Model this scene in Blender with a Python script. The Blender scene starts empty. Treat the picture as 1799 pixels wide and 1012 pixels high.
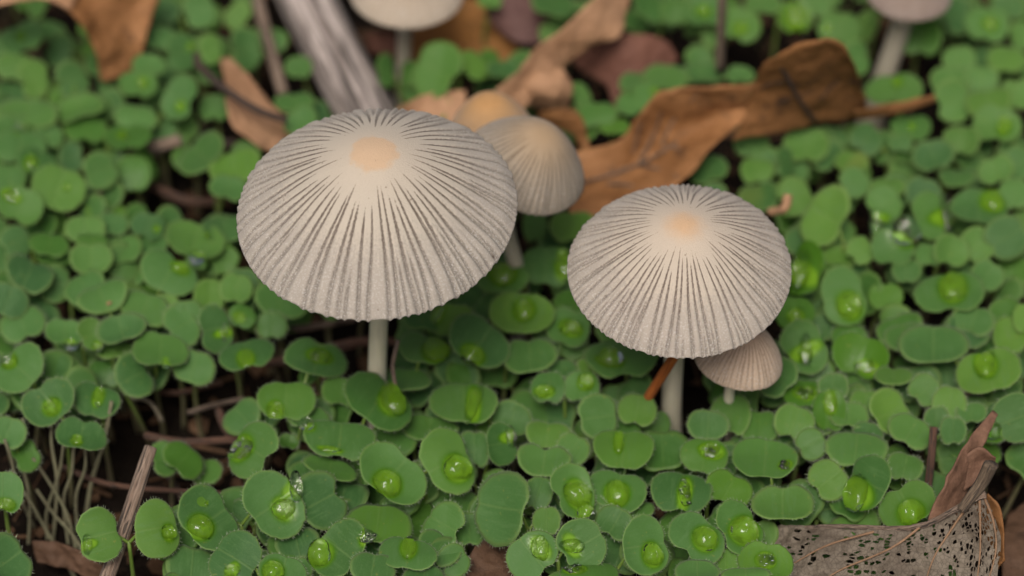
import bpy, math, random
import numpy as np
from mathutils import Vector, noise as mnoise
from math import sin, cos, pi, radians, exp, sqrt

random.seed(11); RNG = np.random.default_rng(7)
MM = 0.001
# ------------------------------------------------------------------ camera, sky, sun, exposure
W, H = 1799.0, 1012.0
PITCH = radians(45); LENS = 100.0; FPX = W*LENS/36.0
DG = 290.0                                   # mm from the lens to the soil at the middle of the frame
F = Vector((0, cos(PITCH), -sin(PITCH))); R = Vector((1, 0, 0)); U = Vector((0, sin(PITCH), cos(PITCH)))
CAM = -F*DG
FOCUS = 248.0
sc = bpy.context.scene
cd = bpy.data.cameras.new('camera'); cam = bpy.data.objects.new('camera', cd); sc.collection.objects.link(cam)
cam.location = CAM*MM; cam.rotation_euler = (pi/2-PITCH, 0, 0)
cd.sensor_width = 36; cd.lens = LENS; cd.clip_start = 0.005; cd.clip_end = 50
cd.dof.use_dof = True; cd.dof.focus_distance = FOCUS*MM; cd.dof.aperture_fstop = 18
sc.camera = cam
SUN_EL, SUN_AZ = radians(61), radians(192)
wd = bpy.data.worlds.new('World'); sc.world = wd; wd.use_nodes = True
nt = wd.node_tree; bg = nt.nodes['Background']; sky = nt.nodes.new('ShaderNodeTexSky')
sky.sky_type = 'NISHITA'; sky.sun_disc = False; sky.sun_elevation = SUN_EL; sky.sun_rotation = SUN_AZ
sky.air_density = 0.4; sky.dust_density = 8.0; sky.ozone_density = 0.0
nt.links.new(sky.outputs[0], bg.inputs[0]); bg.inputs[1].default_value = 0.058
sl = bpy.data.lights.new('sun', 'SUN'); sl.energy = 1.5; sl.angle = radians(24); sl.color = (1.0, 0.955, 0.88)
so = bpy.data.objects.new('sun', sl); sc.collection.objects.link(so)
sdir = Vector((sin(SUN_AZ)*cos(SUN_EL), cos(SUN_AZ)*cos(SUN_EL), sin(SUN_EL)))
so.rotation_euler = sdir.to_track_quat('Z', 'Y').to_euler(); so.location = (0, 0, 1)
vs = sc.view_settings; vs.view_transform = 'Standard'; vs.look = 'None'; vs.exposure = 0.76; vs.gamma = 1
sc.cycles.max_bounces = 10; sc.cycles.transmission_bounces = 8; sc.cycles.transparent_max_bounces = 8
sc.cycles.caustics_refractive = True; sc.cycles.caustics_reflective = False

# ------------------------------------------------------------------ helpers
def ray(x, y): return F + R*((x-W/2)/FPX) - U*((y-H/2)/FPX)
def at(x, y, z):                              # the point z mm above the soil seen at a pixel
    d = ray(x, y); return CAM + d*((z-CAM.z)/d.z)
def onplane(x, y, P, n):
    d = ray(x, y); return CAM + d*((P-CAM).dot(n)/d.dot(n))
def pxmm(P): return FPX/((P-CAM).dot(F))      # pixels per mm at a point
def topx(P):
    q = P-CAM; k = FPX/q.dot(F); return (W/2+q.dot(R)*k, H/2-q.dot(U)*k)
def link(o, parent=None):
    sc.collection.objects.link(o)
    if parent is not None: o.parent = parent
    return o
def mesh(name, verts, faces, mat, parent=None, origin=None, attrs=None, uv=None, smooth=True):
    """verts in mm (world, or relative to the parent's own location)"""
    v = np.array(verts, dtype=float)*MM
    org = Vector((0, 0, 0))
    if origin is not None: org = Vector(origin)*MM
    pl = parent['_org'] if parent is not None and '_org' in parent else (0, 0, 0)
    me = bpy.data.meshes.new(name)
    me.from_pydata((v-np.array(org)).tolist(), [], faces); 
    if smooth: me.polygons.foreach_set('use_smooth', [True]*len(me.polygons))
    for k, a in (attrs or {}).items():
        at_ = me.attributes.new(k, 'FLOAT', 'POINT'); at_.data.foreach_set('value', np.array(a, dtype=np.float32))
    if uv is not None:
        at_ = me.attributes.new('surf', 'FLOAT_VECTOR', 'POINT')
        at_.data.foreach_set('vector', np.array(uv, dtype=np.float32).ravel())
    me.materials.append(mat); me.update()
    o = bpy.data.objects.new(name, me); link(o, parent)
    o.location = org-Vector(pl); o['_org'] = tuple(org)
    return o
def thing(name, label, cat, loc, group=None):
    o = bpy.data.objects.new(name, None); link(o); o.empty_display_size = 0.002
    o.location = Vector(loc)*MM; o['_org'] = tuple(Vector(loc)*MM)
    return tag(o, label, cat, group)
def tag(o, label, cat, group=None):
    o['label'] = label; o['category'] = cat
    if group: o['group'] = group
    return o
def nz(p, s=1.0, seed=0): return mnoise.noise(Vector(p)*s+Vector((seed*7.3, seed*3.1, seed*1.7)))
def catmull(P, n):
    P = [Vector(p) for p in P]; out = []
    if len(P) == 2: return [P[0].lerp(P[1], i/n) for i in range(n+1)]
    Q = [P[0]*2-P[1]]+P+[P[-1]*2-P[-2]]
    m = len(P)-1
    for i in range(n+1):
        t = i/n*m; k = min(int(t), m-1); t -= k; a, b, c, d = Q[k:k+4]
        out.append(0.5*((2*b)+(c-a)*t+(2*a-5*b+4*c-d)*t*t+(3*b-a-3*c+d)*t**3))
    return out
def tube_data(path, radii, seg=10, rough=0.0, seed=0, cap=True):
    n = len(path)-1; V = []; Fc = []; uv = []
    prev = None; L = 0
    for i, p in enumerate(path):
        t = (path[min(i+1, n)]-path[max(i-1, 0)]).normalized()
        a = t.cross(Vector((0.3, 0.1, 1))) if prev is None else prev-t*prev.dot(t)
        a.normalize(); b = t.cross(a); prev = a
        if i: L += (p-path[i-1]).length
        r = radii[i] if hasattr(radii, '__len__') else radii
        for k in range(seg):
            th = 2*pi*k/seg
            rr = r*(1+rough*(nz((cos(th)*1.6, sin(th)*1.6, L*0.06/max(r, .2)), 1, seed)+0.5*nz((cos(th)*4, sin(th)*4, L*0.05/max(r, .2)), 1, seed+3)))
            V.append(p+(a*cos(th)+b*sin(th))*rr); uv.append((cos(th), sin(th), L/max(r, .1)))
    for i in range(n):
        for k in range(seg):
            k2 = (k+1) % seg; Fc.append((i*seg+k, i*seg+k2, (i+1)*seg+k2, (i+1)*seg+k))
    if cap: Fc.append(tuple(range(seg-1, -1, -1))); Fc.append(tuple(n*seg+k for k in range(seg)))
    return V, Fc, uv
def join(parts):
    V, Fc, uv = [], [], []
    for v, f, u in parts:
        o = len(V); V += list(v); uv += list(u); Fc += [tuple(i+o for i in q) for q in f]
    return V, Fc, uv

# ------------------------------------------------------------------ materials
class M:
    def __init__(s, name):
        s.m = bpy.data.materials.new(name); s.m.use_nodes = True; s.t = s.m.node_tree
        s.b = s.t.nodes['Principled BSDF']; s.out = s.t.nodes['Material Output']
    def n(s, typ, **kw):
        x = s.t.nodes.new('ShaderNode'+typ)
        for k, v in kw.items(): setattr(x, k, v)
        return x
    def l(s, a, b): s.t.links.new(a, b)
    def attr(s, name, vec=False):
        x = s.n('Attribute'); x.attribute_name = name; return x.outputs['Vector' if vec else 'Fac']
    def val(s, sock, v):
        if hasattr(v, 'is_linked') or hasattr(v, 'links'): s.l(v, sock)
        else: sock.default_value = v
    def noise(s, vec, scale, detail=3, rough=.55, dist=0):
        x = s.n('TexNoise'); s.l(vec, x.inputs['Vector']); x.inputs['Scale'].default_value = scale
        x.inputs['Detail'].default_value = detail; x.inputs['Roughness'].default_value = rough; x.inputs['Distortion'].default_value = dist
        return x.outputs['Fac']
    def ss(s, v, a, b):
        x = s.n('MapRange'); x.interpolation_type = 'SMOOTHSTEP'; s.val(x.inputs['Value'], v)
        x.inputs['From Min'].default_value = a; x.inputs['From Max'].default_value = b; return x.outputs['Result']
    def math(s, op, a, b=0.0):
        x = s.n('Math', operation=op); s.val(x.inputs[0], a); s.val(x.inputs[1], b); return x.outputs[0]
    def mix(s, f, a, b):
        x = s.n('Mix', data_type='RGBA'); s.val(x.inputs[0], f)
        for i, c in ((6, a), (7, b)):
            if isinstance(c, tuple): x.inputs[i].default_value = c+(1,)*(4-len(c))
            else: s.l(c, x.inputs[i])
        return x.outputs[2]
    def coords(s): return s.n('NewGeometry').outputs['Position']
    def scale(s, vec, v):
        x = s.n('VectorMath', operation='MULTIPLY'); s.l(vec, x.inputs[0]); x.inputs[1].default_value = v; return x.outputs[0]
    def bump(s, h, strength, dist):
        x = s.n('Bump'); s.l(h, x.inputs['Height']); x.inputs['Strength'].default_value = strength; x.inputs['Distance'].default_value = dist*MM
        s.l(x.outputs[0], s.b.inputs['Normal']); return x.outputs[0]
    def base(s, c): s.val(s.b.inputs['Base Color'], c if not isinstance(c, tuple) else c+(1,))
    def rough(s, r): s.val(s.b.inputs['Roughness'], r)
    def translucent(s, col, fac):
        tr = s.n('BsdfTranslucent'); s.val(tr.inputs['Color'], col if not isinstance(col, tuple) else col+(1,))
        mx = s.n('MixShader'); s.val(mx.inputs[0], fac); s.l(s.b.outputs[0], mx.inputs[1]); s.l(tr.outputs[0], mx.inputs[2]); s.l(mx.outputs[0], s.out.inputs[0])

def leaf_material():
    m = M('seedling_leaf'); P = m.coords(); wet = m.attr('wet'); rim = m.attr('rim'); tone = m.attr('tone')
    c = m.mix(m.noise(P, 420, 3), (0.054, 0.152, 0.034), (0.098, 0.225, 0.062))
    c = m.mix(tone, c, m.mix(m.noise(P, 700, 2), (0.105, 0.240, 0.020), (0.150, 0.285, 0.042)))
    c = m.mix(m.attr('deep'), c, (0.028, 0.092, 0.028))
    lu = m.n('SeparateXYZ'); m.l(m.attr('surf', True), lu.inputs[0]); au = m.math('ABSOLUTE', lu.outputs[0])
    sv = m.noise(m.scale(m.attr('surf', True), (9, 1.2, 1)), 1, 2, .5, .8)
    c = m.mix(m.math('MULTIPLY', m.ss(sv, .52, .70), .35), c, (0.11, 0.22, 0.075))
    c = m.mix(m.math('MULTIPLY', m.ss(au, .055, .0), .30), c, (0.17, 0.27, 0.08))
    c = m.mix(m.math('MULTIPLY', m.ss(m.noise(P, 95, 3), .66, .74), .45), c, (0.20, 0.23, 0.05))
    c = m.mix(m.math('MULTIPLY', m.ss(m.noise(P, 6500, 2), .45, .75), .22), c, (0.14, 0.26, 0.09))
    c = m.mix(m.math('MULTIPLY', m.ss(rim, 0., 1.), .5), c, (0.23, 0.33, 0.10))
    c = m.mix(wet, c, (0.060, 0.165, 0.008)); c = m.mix(m.attr('drop'), c, (0.17, 0.35, 0.018)); c = m.mix(m.ss(rim, 1.3, 1.8), c, (.34, .40, .27))  # leaf colour painted brighter under each drop, standing in for light the water gathers
    c = m.mix(m.math('MULTIPLY', m.ss(m.noise(P, 2600, 1), .72, .77), .6), c, (0.20, 0.24, 0.05))
    m.base(c)
    m.l(m.math('SUBTRACT', .62, m.math('MULTIPLY', wet, .44)), m.b.inputs['Roughness'])
    m.b.inputs['Specular IOR Level'].default_value = .26
    m.val(m.b.inputs['Sheen Weight'], m.math('MULTIPLY', m.math('SUBTRACT', 1.0, wet), .09)); m.b.inputs['Sheen Roughness'].default_value = .5
    m.b.inputs['Sheen Tint'].default_value = (.75, .9, .75, 1)
    h = m.math('ADD', m.math('MULTIPLY', m.noise(P, 5000, 2), .35), m.math('ADD', m.noise(P, 900, 2), m.math('MULTIPLY', m.ss(au, .07, .0), -.5)))
    m.bump(h, .45, .12)
    m.translucent(m.mix(wet, (0.11, 0.26, 0.02), (0.12, 0.30, 0.01)), .34)
    return m.m
def stem_material():
    m = M('seedling_stem'); P = m.coords(); z = m.n('SeparateXYZ'); m.l(P, z.inputs[0])
    c = m.mix(m.ss(z.outputs[2], .002, .010), (0.10, 0.09, 0.05), (0.11, 0.18, 0.03)); m.base(c); m.rough(.45)
    m.b.inputs['Subsurface Weight'].default_value = .3; m.b.inputs['Subsurface Radius'].default_value = (.0006, .0008, .0003); m.b.inputs['Subsurface Scale'].default_value = .5
    return m.m
def water_material():
    m = M('water'); m.base((.96, 1.0, .90)); m.rough(.015)
    m.b.inputs['Transmission Weight'].default_value = 1; m.b.inputs['IOR'].default_value = 1.333
    m.bump(m.noise(m.coords(), 1700, 2), .55, .2)
    return m.m
def cap_material(name, cream, disc, dark, grey, discr=(.20, .10), dusk=1.0):
    m = M(name); rad = m.attr('rad'); gr = m.attr('groove'); sv = m.attr('surf', True); P = m.coords()
    streak = m.noise(m.scale(sv, (150, 150, 5)), 1.0, 3, .6)
    crumb = m.noise(P, 4600, 3, .75); fine = m.noise(P, 9500, 2, .7)
    c = m.mix(m.math('MULTIPLY', fine, .5), cream, tuple(x*.80 for x in cream))
    # cream veil breaks into scales towards the rim, grey flesh shows between
    brk = m.ss(m.math('ADD', m.math('ADD', m.math('MULTIPLY', rad, .78), m.math('MULTIPLY', crumb, .62)), m.math('MULTIPLY', streak, .42)), .94, 1.10)
    c = m.mix(m.math('MULTIPLY', brk, .70), c, grey)
    # grooves: dark dotted near the middle, hoary towards the rim
    gcol = m.mix(m.ss(m.math('ADD', rad, m.math('MULTIPLY', crumb, .5)), .70, 1.25), dark, tuple(min(1, x*.72) for x in grey))
    gcol = m.mix(m.math('MULTIPLY', m.ss(fine, .50, .62), .50), gcol, tuple(x*1.05 for x in cream))
    g2 = m.ss(m.math('ADD', gr, m.math('MULTIPLY', m.math('SUBTRACT', crumb, .5), 1.25)), .28, .60)
    c = m.mix(m.math('MULTIPLY', g2, dusk), c, gcol)
    c = m.mix(m.math('MULTIPLY', m.ss(m.noise(m.scale(P, (1, 1, 1)), 6800, 2), .55, .64), m.math('MULTIPLY', m.ss(rad, .5, .9), .45)), c, (.66, .64, .61))
    d = m.ss(m.math('ADD', rad, m.math('MULTIPLY', m.math('SUBTRACT', m.noise(P, 1100, 4), .5), .13)), discr[0], discr[1])
    halo = m.ss(rad, .48, .10)
    c = m.mix(m.math('MULTIPLY', halo, .40), c, tuple(a*.72+b*.28 for a, b in zip(cream, disc)))
    c = m.mix(m.math('MULTIPLY', d, .72), c, m.mix(m.noise(P, 1500, 3), disc, tuple(x*1.15 for x in disc)))
    c = m.mix(m.math('MULTIPLY', m.ss(m.noise(P, 1900, 1), .765, .79), .6), c, (.10, .06, .04))
    m.base(c); m.rough(.85); m.b.inputs['Specular IOR Level'].default_value = .2
    m.b.inputs['Sheen Weight'].default_value = .1
    m.bump(m.math('ADD', m.math('MULTIPLY', crumb, .7), m.math('MULTIPLY', fine, .6)), .55, .18)
    m.translucent(tuple(x*.9 for x in cream), .16)
    return m.m
def stipe_material(name, c0):
    m = M(name); P = m.coords()
    c = m.mix(m.noise(m.scale(P, (1, 1, .12)), 2600, 3), c0, tuple(x*.70 for x in c0)); m.base(c); m.rough(.55)
    m.b.inputs['Subsurface Weight'].default_value = .35; m.b.inputs['Subsurface Radius'].default_value = (.0012, .0010, .0007); m.b.inputs['Subsurface Scale'].default_value = .6
    m.bump(m.noise(m.scale(P, (1, 1, .15)), 4000, 2), .3, .08)
    return m.m
def dead_material(name, a, b, spot=(.03, .018, .012), spots=.5, scale=1.0, net=.10):
    m = M(name); P = m.coords(); sv = m.attr('surf', True)
    n1 = m.noise(P, 130*scale, 4, .6); n2 = m.noise(P, 700*scale, 3)
    c = m.mix(m.ss(n1, .3, .7), a, b)
    c = m.mix(m.math('MULTIPLY', m.ss(n2, .52, .75), .4), c, tuple(x*.55 for x in a))
    vein = m.n('TexVoronoi'); vein.feature = 'DISTANCE_TO_EDGE'; m.l(P, vein.inputs['Vector']); vein.inputs['Scale'].default_value = 1900*scale
    ve = m.ss(vein.outputs['Distance'], .09, .0)
    c = m.mix(m.math('MULTIPLY', ve, net), c, tuple(x*.5 for x in a))
    c = m.mix(m.math('MULTIPLY', m.ss(m.noise(P, 2400, 3, .7), .50, .70), .38), c, tuple(x*.4 for x in a))
    c = m.mix(m.math('MULTIPLY', m.ss(m.noise(P, 240, 4, .65), .56, .66), .35), c, tuple(min(1, x*1.25) for x in b))
    c = m.mix(m.math('MULTIPLY', m.ss(m.noise(P, 330*scale, 2), .62, .70), spots), c, spot)
    m.base(c); m.rough(.7); m.b.inputs['Specular IOR Level'].default_value = .3
    m.bump(m.math('ADD', m.math('MULTIPLY', ve, -.08), m.math('ADD', n2, n1)), .7, .35)
    m.translucent(tuple(min(1, x*1.1) for x in a), .14)
    return m.m
def bark_material(name, a, b, dark=(.03, .024, .02)):
    m = M(name); sv = m.attr('surf', True)
    g = m.noise(m.scale(sv, (3.0, 3.0, .16)), 1, 4, .7, .9); g2 = m.noise(m.scale(sv, (9, 9, .5)), 1, 3)
    c = m.mix(m.ss(g, .35, .65), a, b); c = m.mix(m.math('MULTIPLY', m.ss(g2, .55, .75), .6), c, dark)
    cr = m.ss(m.noise(m.scale(sv, (2.2, 2.2, .12)), 1, 2, .5, 1.2), .54, .62); c = m.mix(m.math('MULTIPLY', cr, .85), c, dark)
    m.base(c); m.rough(.85)
    m.bump(m.math('SUBTRACT', m.math('ADD', g, m.math('MULTIPLY', g2, .5)), cr), .8, .4)
    return m.m
def soil_material():
    m = M('soil'); P = m.coords()
    c = m.mix(m.noise(P, 160, 5, .65), (.004, .0028, .002), (.012, .008, .0055)); c = m.mix(m.math('MULTIPLY', m.ss(m.noise(P, 1100, 3), .55, .75), .6), c, (.030, .019, .012))
    m.base(c); m.rough(.9); m.b.inputs['Specular IOR Level'].default_value = .08; m.bump(m.noise(P, 500, 5, .7), 1, 1.2); return m.m

LEAF = leaf_material(); STEM = stem_material(); WATER = water_material(); SOIL = soil_material()
CAPM = cap_material('cap_pleated', (.53, .475, .395), (.52, .345, .205), (.115, .088, .070), (.345, .312, .275), (.19, .135))
CAPM2 = cap_material('cap_pleated_peach', (.55, .482, .398), (.52, .32, .168), (.125, .096, .078), (.365, .325, .285), (.24, .03))
CAPB = cap_material('cap_grey', (.38, .315, .24), (.35, .235, .13), (.12, .094, .07), (.32, .27, .215), (.8, .05), 1.0)
CAPT = cap_material('cap_tan', (.47, .29, .145), (.42, .23, .09), (.28, .17, .09), (.38, .25, .15), (.6, .2), .3)
CAPP = cap_material('cap_pinkish', (.60, .46, .34), (.58, .38, .22), (.22, .15, .10), (.47, .36, .27), (.5, .05), 1.0)
CAPF = cap_material('cap_far', (.38, .30, .215), (.38, .25, .14), (.3, .25, .2), (.45, .38, .3), (.3, .1), .4)
CAPV = cap_material('cap_mauve', (.25, .185, .14), (.25, .175, .12), (.16, .12, .1), (.25, .19, .16), (.3, .1), .4)
STIPE = stipe_material('stipe_pale', (.66, .62, .47)); STIPEG = stipe_material('stipe_grey', (.42, .385, .30)); GILL = stipe_material('gills', (.22, .17, .14))
OAK = dead_material('dead_leaf_orange', (.21, .092, .030), (.36, .175, .072), spots=.5)
OAKD = dead_material('dead_leaf_brown', (.19, .088, .032), (.27, .122, .042), spots=.7)
TAN = dead_material('dead_leaf_tan', (.33, .18, .095), (.42, .245, .14), spots=.25)
RED = dead_material('dead_leaf_reddish', (.115, .048, .032), (.165, .072, .048), spots=.5)
MAUVE = dead_material('dead_leaf_mauve', (.085, .042, .038), (.125, .065, .056), spots=.4)
ORNG = dead_material('dead_leaf_ochre', (.20, .085, .018), (.26, .115, .025), spots=.3)
LACE = dead_material('dead_leaf_lace', (.105, .082, .060), (.185, .155, .118), spots=.35, scale=1.3, net=.55)
DARKL = dead_material('dead_leaf_dark', (.085, .046, .026), (.125, .070, .042), spots=.5)
VEIN = dead_material('dead_leaf_vein', (.22, .13, .075), (.27, .17, .10), spots=.1)
ROLL = dead_material('dead_leaf_rolled', (.15, .080, .050), (.225, .125, .080), spots=.5)
BARKG = bark_material('weathered_wood', (.085, .065, .055), (.50, .435, .40))
BARKB = bark_material('brown_wood', (.17, .115, .08), (.30, .225, .17))
BARKD = bark_material('dark_twig', (.045, .028, .020), (.085, .052, .036))
BARKR = bark_material('reddish_root', (.095, .045, .028), (.15, .075, .045))
BARKD2 = bark_material('leaf_stalk', (.10, .07, .045), (.18, .13, .085))
STRAW = bark_material('pale_straw', (.26, .22, .15), (.36, .31, .22), (.14, .11, .07))
ORANGE = bark_material('orange_blade', (.40, .095, .010), (.48, .14, .02), (.28, .06, .01))

# ------------------------------------------------------------------ the ground
def axis(): 
    a = np.concatenate([-np.geomspace(1500, 95, 14), np.linspace(-90, 90, 150), np.geomspace(95, 1500, 14)]); return a
def ground_z(x, y):
    return -0.8+1.1*nz((x, y, 0), .07, 1)+.55*nz((x, y, 0), .25, 2)+.25*nz((x, y, 0), .8, 3) if abs(x) < 95 and abs(y) < 95 else -0.8
ax = axis(); n = len(ax)
gv = [(x, y, ground_z(x, y)) for y in ax for x in ax]
gf = [(j*n+i, j*n+i+1, (j+1)*n+i+1, (j+1)*n+i) for j in range(n-1) for i in range(n-1)]
g = mesh('ground', gv, gf, SOIL); g['kind'] = 'structure'
# crumbs of dead leaf and straw lying on the soil
LITC = [dead_material('litter', (.055, .030, .016), (.120, .070, .040), spots=.4)]
LITC[0].node_tree.nodes['Principled BSDF'].inputs['Specular IOR Level'].default_value = .1
lv, lf, luv = [], [], []
for k in range(1500):
    x, y = random.uniform(-75, 75), random.uniform(-60, 75); z = ground_z(x, y)+random.uniform(.1, 1.0)
    a = random.uniform(0, 2*pi); straw = random.random() < .45
    L = random.uniform(3, 9) if straw else random.uniform(1.2, 3.6); wd_ = random.uniform(.12, .3) if straw else L*random.uniform(.4, .9)
    e1 = Vector((cos(a), sin(a), random.uniform(-.25, .25))); e2 = Vector((-sin(a), cos(a), random.uniform(-.5, .5)))
    c = Vector((x, y, z)); o = len(lv); m_ = 3 if straw else 6
    if straw:
        pts = [c-e1*L/2-e2*wd_/2, c+e1*L/2-e2*wd_/2, c+e1*L/2+e2*wd_/2, c-e1*L/2+e2*wd_/2]
    else:
        pts = [c+e1*(L/2*cos(t)*random.uniform(.6, 1.1))+e2*(wd_/2*sin(t)*random.uniform(.6, 1.1))+Vector((0, 0, .3*sin(2*t+a))) for t in np.linspace(0, 2*pi, 8)[:-1]]
    q = len(pts); up = Vector((0, 0, .12))
    lv += pts+[p-up for p in pts]; lf += [tuple(range(o, o+q)), tuple(range(o+2*q-1, o+q-1, -1))]+[(o+i, o+q+i, o+q+(i+1) % q, o+(i+1) % q) for i in range(q)]
lit = mesh('leaf_litter', lv, lf, LITC[0], smooth=False); lit['kind'] = 'stuff'
tag(lit, 'dark crumbs of rotting leaf and straw scattered over the soil', 'litter')

# ------------------------------------------------------------------ mushrooms
def sstep(x, a, b):
    t = np.clip((x-a)/(b-a), 0, 1); return t*t*(3-2*t)
def mushroom(name, label, cx, cy, z1, Rpx, hr, power, tilt, base_off, stem_px, mat, stipe, ngr, hires, seed, depth=1.0, bend=(0, 0), umbo=0.0):
    """cap rim centre at pixel (cx,cy) z1 mm up; hr = cap height / radius; tilt = (deg towards camera, deg to the right)"""
    rng = np.random.default_rng(seed)
    P = at(cx, cy, z1); Rm = Rpx/pxmm(P); hh = hr*Rm
    base = Vector((P.x+base_off[0], P.y+base_off[1], ground_z(P.x, P.y)-.3))
    root = thing(name, label, 'mushroom', (base.x, base.y, 0), 'pale pleated mushrooms')
    na, nr = (900, 96) if hires else (300, 44)
    th = np.linspace(0, 2*pi, na, endpoint=False); rr = np.concatenate([[0.004], np.linspace(.02, 1, nr-1)])
    T, Q = np.meshgrid(th, rr)
    gro = np.zeros_like(T); 
    sp = 2*pi/ngr
    for i in range(ngr):
        a = (i+rng.uniform(-.24, .24))*sp; s0 = rng.uniform(.20, .40); w = sp*rng.uniform(.15, .21); k = rng.uniform(.8, 1)
        d = (T-a+pi) % (2*pi)-pi; d = d+.018*np.sin(Q*rng.uniform(4, 9)+i)*Q
        gro = np.maximum(gro, k*np.exp(-(d/w)**2)*sstep(Q, s0-.06, s0+.14))
        if rng.random() < .55:
            a2 = a+sp*rng.uniform(.38, .62); s1 = rng.uniform(.55, .85); d = (T-a2+pi) % (2*pi)-pi
            gro = np.maximum(gro, .85*np.exp(-(d/(w*.7))**2)*sstep(Q, s1-.05, s1+.2))
    low = np.zeros_like(T)
    for k in range(1, 5): low += rng.normal()*np.sin(k*T+rng.uniform(0, 6))*.015/k**.5
    e_ = .17; pf = lambda q: ((q*q+e_*e_)**(power/2)-e_**power)/((1+e_*e_)**(power/2)-e_**power)
    prof = hh*(1-pf(Q))
    flat = np.exp(-(Q/.16)**2); prof = prof - hh*.012*flat + umbo*hh*np.exp(-(Q/.2)**2)
    dep = depth*Rm*.034*sstep(Q, .35, .95)*gro
    rimdrop = -Rm*.035*sstep(Q, .88, 1.0)**2
    rad = Rm*Q*(1+low*Q-.005*gro*sstep(Q, .9, 1.)+rng.normal(0, .0012, T.shape)*sstep(Q, .95, 1.))
    X = rad*np.cos(T); Y = rad*np.sin(T); Z = prof-dep+rimdrop+Rm*.05*low*8*Q**2*.35
    # shell: lower skin
    Qi = Q*.992; th_ = Rm*.045*(1-.75*sstep(Q, .5, 1.))
    V = np.concatenate([np.stack([X, Y, Z], -1).reshape(-1, 3), np.stack([X*.992, Y*.992, Z-th_], -1).reshape(-1, 3)])
    N = na*nr; Fc = []
    for j in range(nr-1):
        r0, r1 = j*na, (j+1)*na
        for i in range(na):
            i2 = (i+1) % na
            Fc.append((r0+i, r1+i, r1+i2, r0+i2)); 
            if j % 1 == 0: Fc.append((N+r0+i2, N+r1+i2, N+r1+i, N+r0+i))
    r1 = (nr-1)*na
    for i in range(na):
        i2 = (i+1) % na; Fc.append((r1+i2, r1+i, N+r1+i, N+r1+i2))
    Fc.append(tuple(range(na))); 
    tx, ty = radians(tilt[0]), radians(tilt[1])
    ex = Vector((cos(ty), 0, -sin(ty))); axis_ = Vector((sin(ty), -sin(tx), cos(tx)*cos(ty))).normalized(); ey = axis_.cross(ex).normalized(); ex = ey.cross(axis_)
    def tr(A):
        return np.array(P)[None]+A[:, :1]*np.array(ex)+A[:, 1:2]*np.array(ey)+A[:, 2:]*np.array(axis_)
    two = lambda A: np.concatenate([A.ravel(), A.ravel()])
    uvv = np.stack([np.cos(T), np.sin(T), Q*1.0], -1).reshape(-1, 3)
    cap_ = mesh('cap', tr(V), Fc, mat, root, attrs={'rad': two(Q), 'groove': two(np.clip(gro, 0, 1))}, uv=np.concatenate([uvv, uvv]))
    # gills: thin blades hanging below the cap
    gv, gf = [], []
    for i in range(int(ngr*1.2)):
        a = 2*pi*(i+.3*rng.random())/int(ngr*1.2); c, s = cos(a), sin(a); o = len(gv); K = 7; t = .0018*Rm
        for j in range(K):
            q = .10+.86*j/(K-1); zt = hh*(1-q**power)-Rm*.05; zb = zt-Rm*.16*sin(pi*min(1, .12+.9*(1-q)))
            for sgn in (-1, 1):
                gv.append((q*Rm*.985*c-s*t*sgn*3, q*Rm*.985*s+c*t*sgn*3, zt)); gv.append((q*Rm*.985*c-s*t*sgn, q*Rm*.985*s+c*t*sgn, zb))
        for j in range(K-1):
            b = o+4*j; gf += [(b, b+1, b+5, b+4), (b+2, b+6, b+7, b+3), (b+1, b+3, b+7, b+5)]
    gl = mesh('gills', tr(np.array(gv)), gf, GILL, cap_); gl['kind'] = 'stuff'
    # stem
    sr = stem_px/pxmm(P)/2; top = Vector(P)+axis_*(hh-Rm*.04)
    mid1 = Vector(P)-axis_*(z1*.25); mid2 = base.lerp(Vector(P), .35)+Vector((bend[0], bend[1], 0))
    path = catmull([top, mid1, mid2, base], 28)
    V2, F2, u2 = tube_data(path, [sr*(.9+.22*(i/28)**2+.25*max(0, (i-24)/4)) for i in range(29)], 20, .03, seed)
    mesh('stem', V2, F2, stipe, root, uv=u2)
    return root
M1 = mushroom('pleated_mushroom', 'largest pale mushroom with broad pleated cap and tan centre on a bare stem', 661, 363, 33, 250, .575, 1.30, (4, 0), (-1.0, 0), 35, CAPM, STIPE, 60, True, 3)
M2 = mushroom('pleated_mushroom', 'mid-sized pale pleated mushroom with peach centre above the orange blade', 1196, 469, 27, 199, .585, 1.30, (5, 0), (.35, 1), 38, CAPM2, STIPE, 62, True, 5, bend=(-.3, 0))
mushroom('pleated_mushroom', 'grey-tan bell mushroom tilted between the largest cap and the curled orange leaf', 926, 290, 24, 108, .86, 1.8, (6, 20), (-.9, 0), 30, CAPB, STIPEG, 46, False, 8, 1.3)
mushroom('pleated_mushroom', 'small orange-tan bell mushroom tucked behind the grey-tan bell mushroom', 862, 225, 21, 74, .95, 2.2, (0, -4), (0, 1), 26, CAPT, STIPEG, 44, False, 9, .4)
mushroom('pleated_mushroom', 'small pinkish bell mushroom sheltering under the mid-sized pleated cap', 1298, 628, 17, 79, .95, 2.0, (0, 8), (-.4, 0), 20, CAPP, STIPE, 44, False, 10, 1.3)
mushroom('pleated_mushroom', 'blurred cream mushroom beside the thick grey stick', 712, -18, 17, 101, .7, 1.7, (0, 2), (-.8, 0), 28, CAPF, STIPEG, 46, False, 12, .4)
mushroom('pleated_mushroom', 'blurred mauve-brown mushroom on a tapering grey stem behind the curled orange leaf', 1594, -14, 18, 76, .7, 1.7, (0, 3), (-2.2, 0), 40, CAPV, STIPEG, 46, False, 14, .4)

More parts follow.
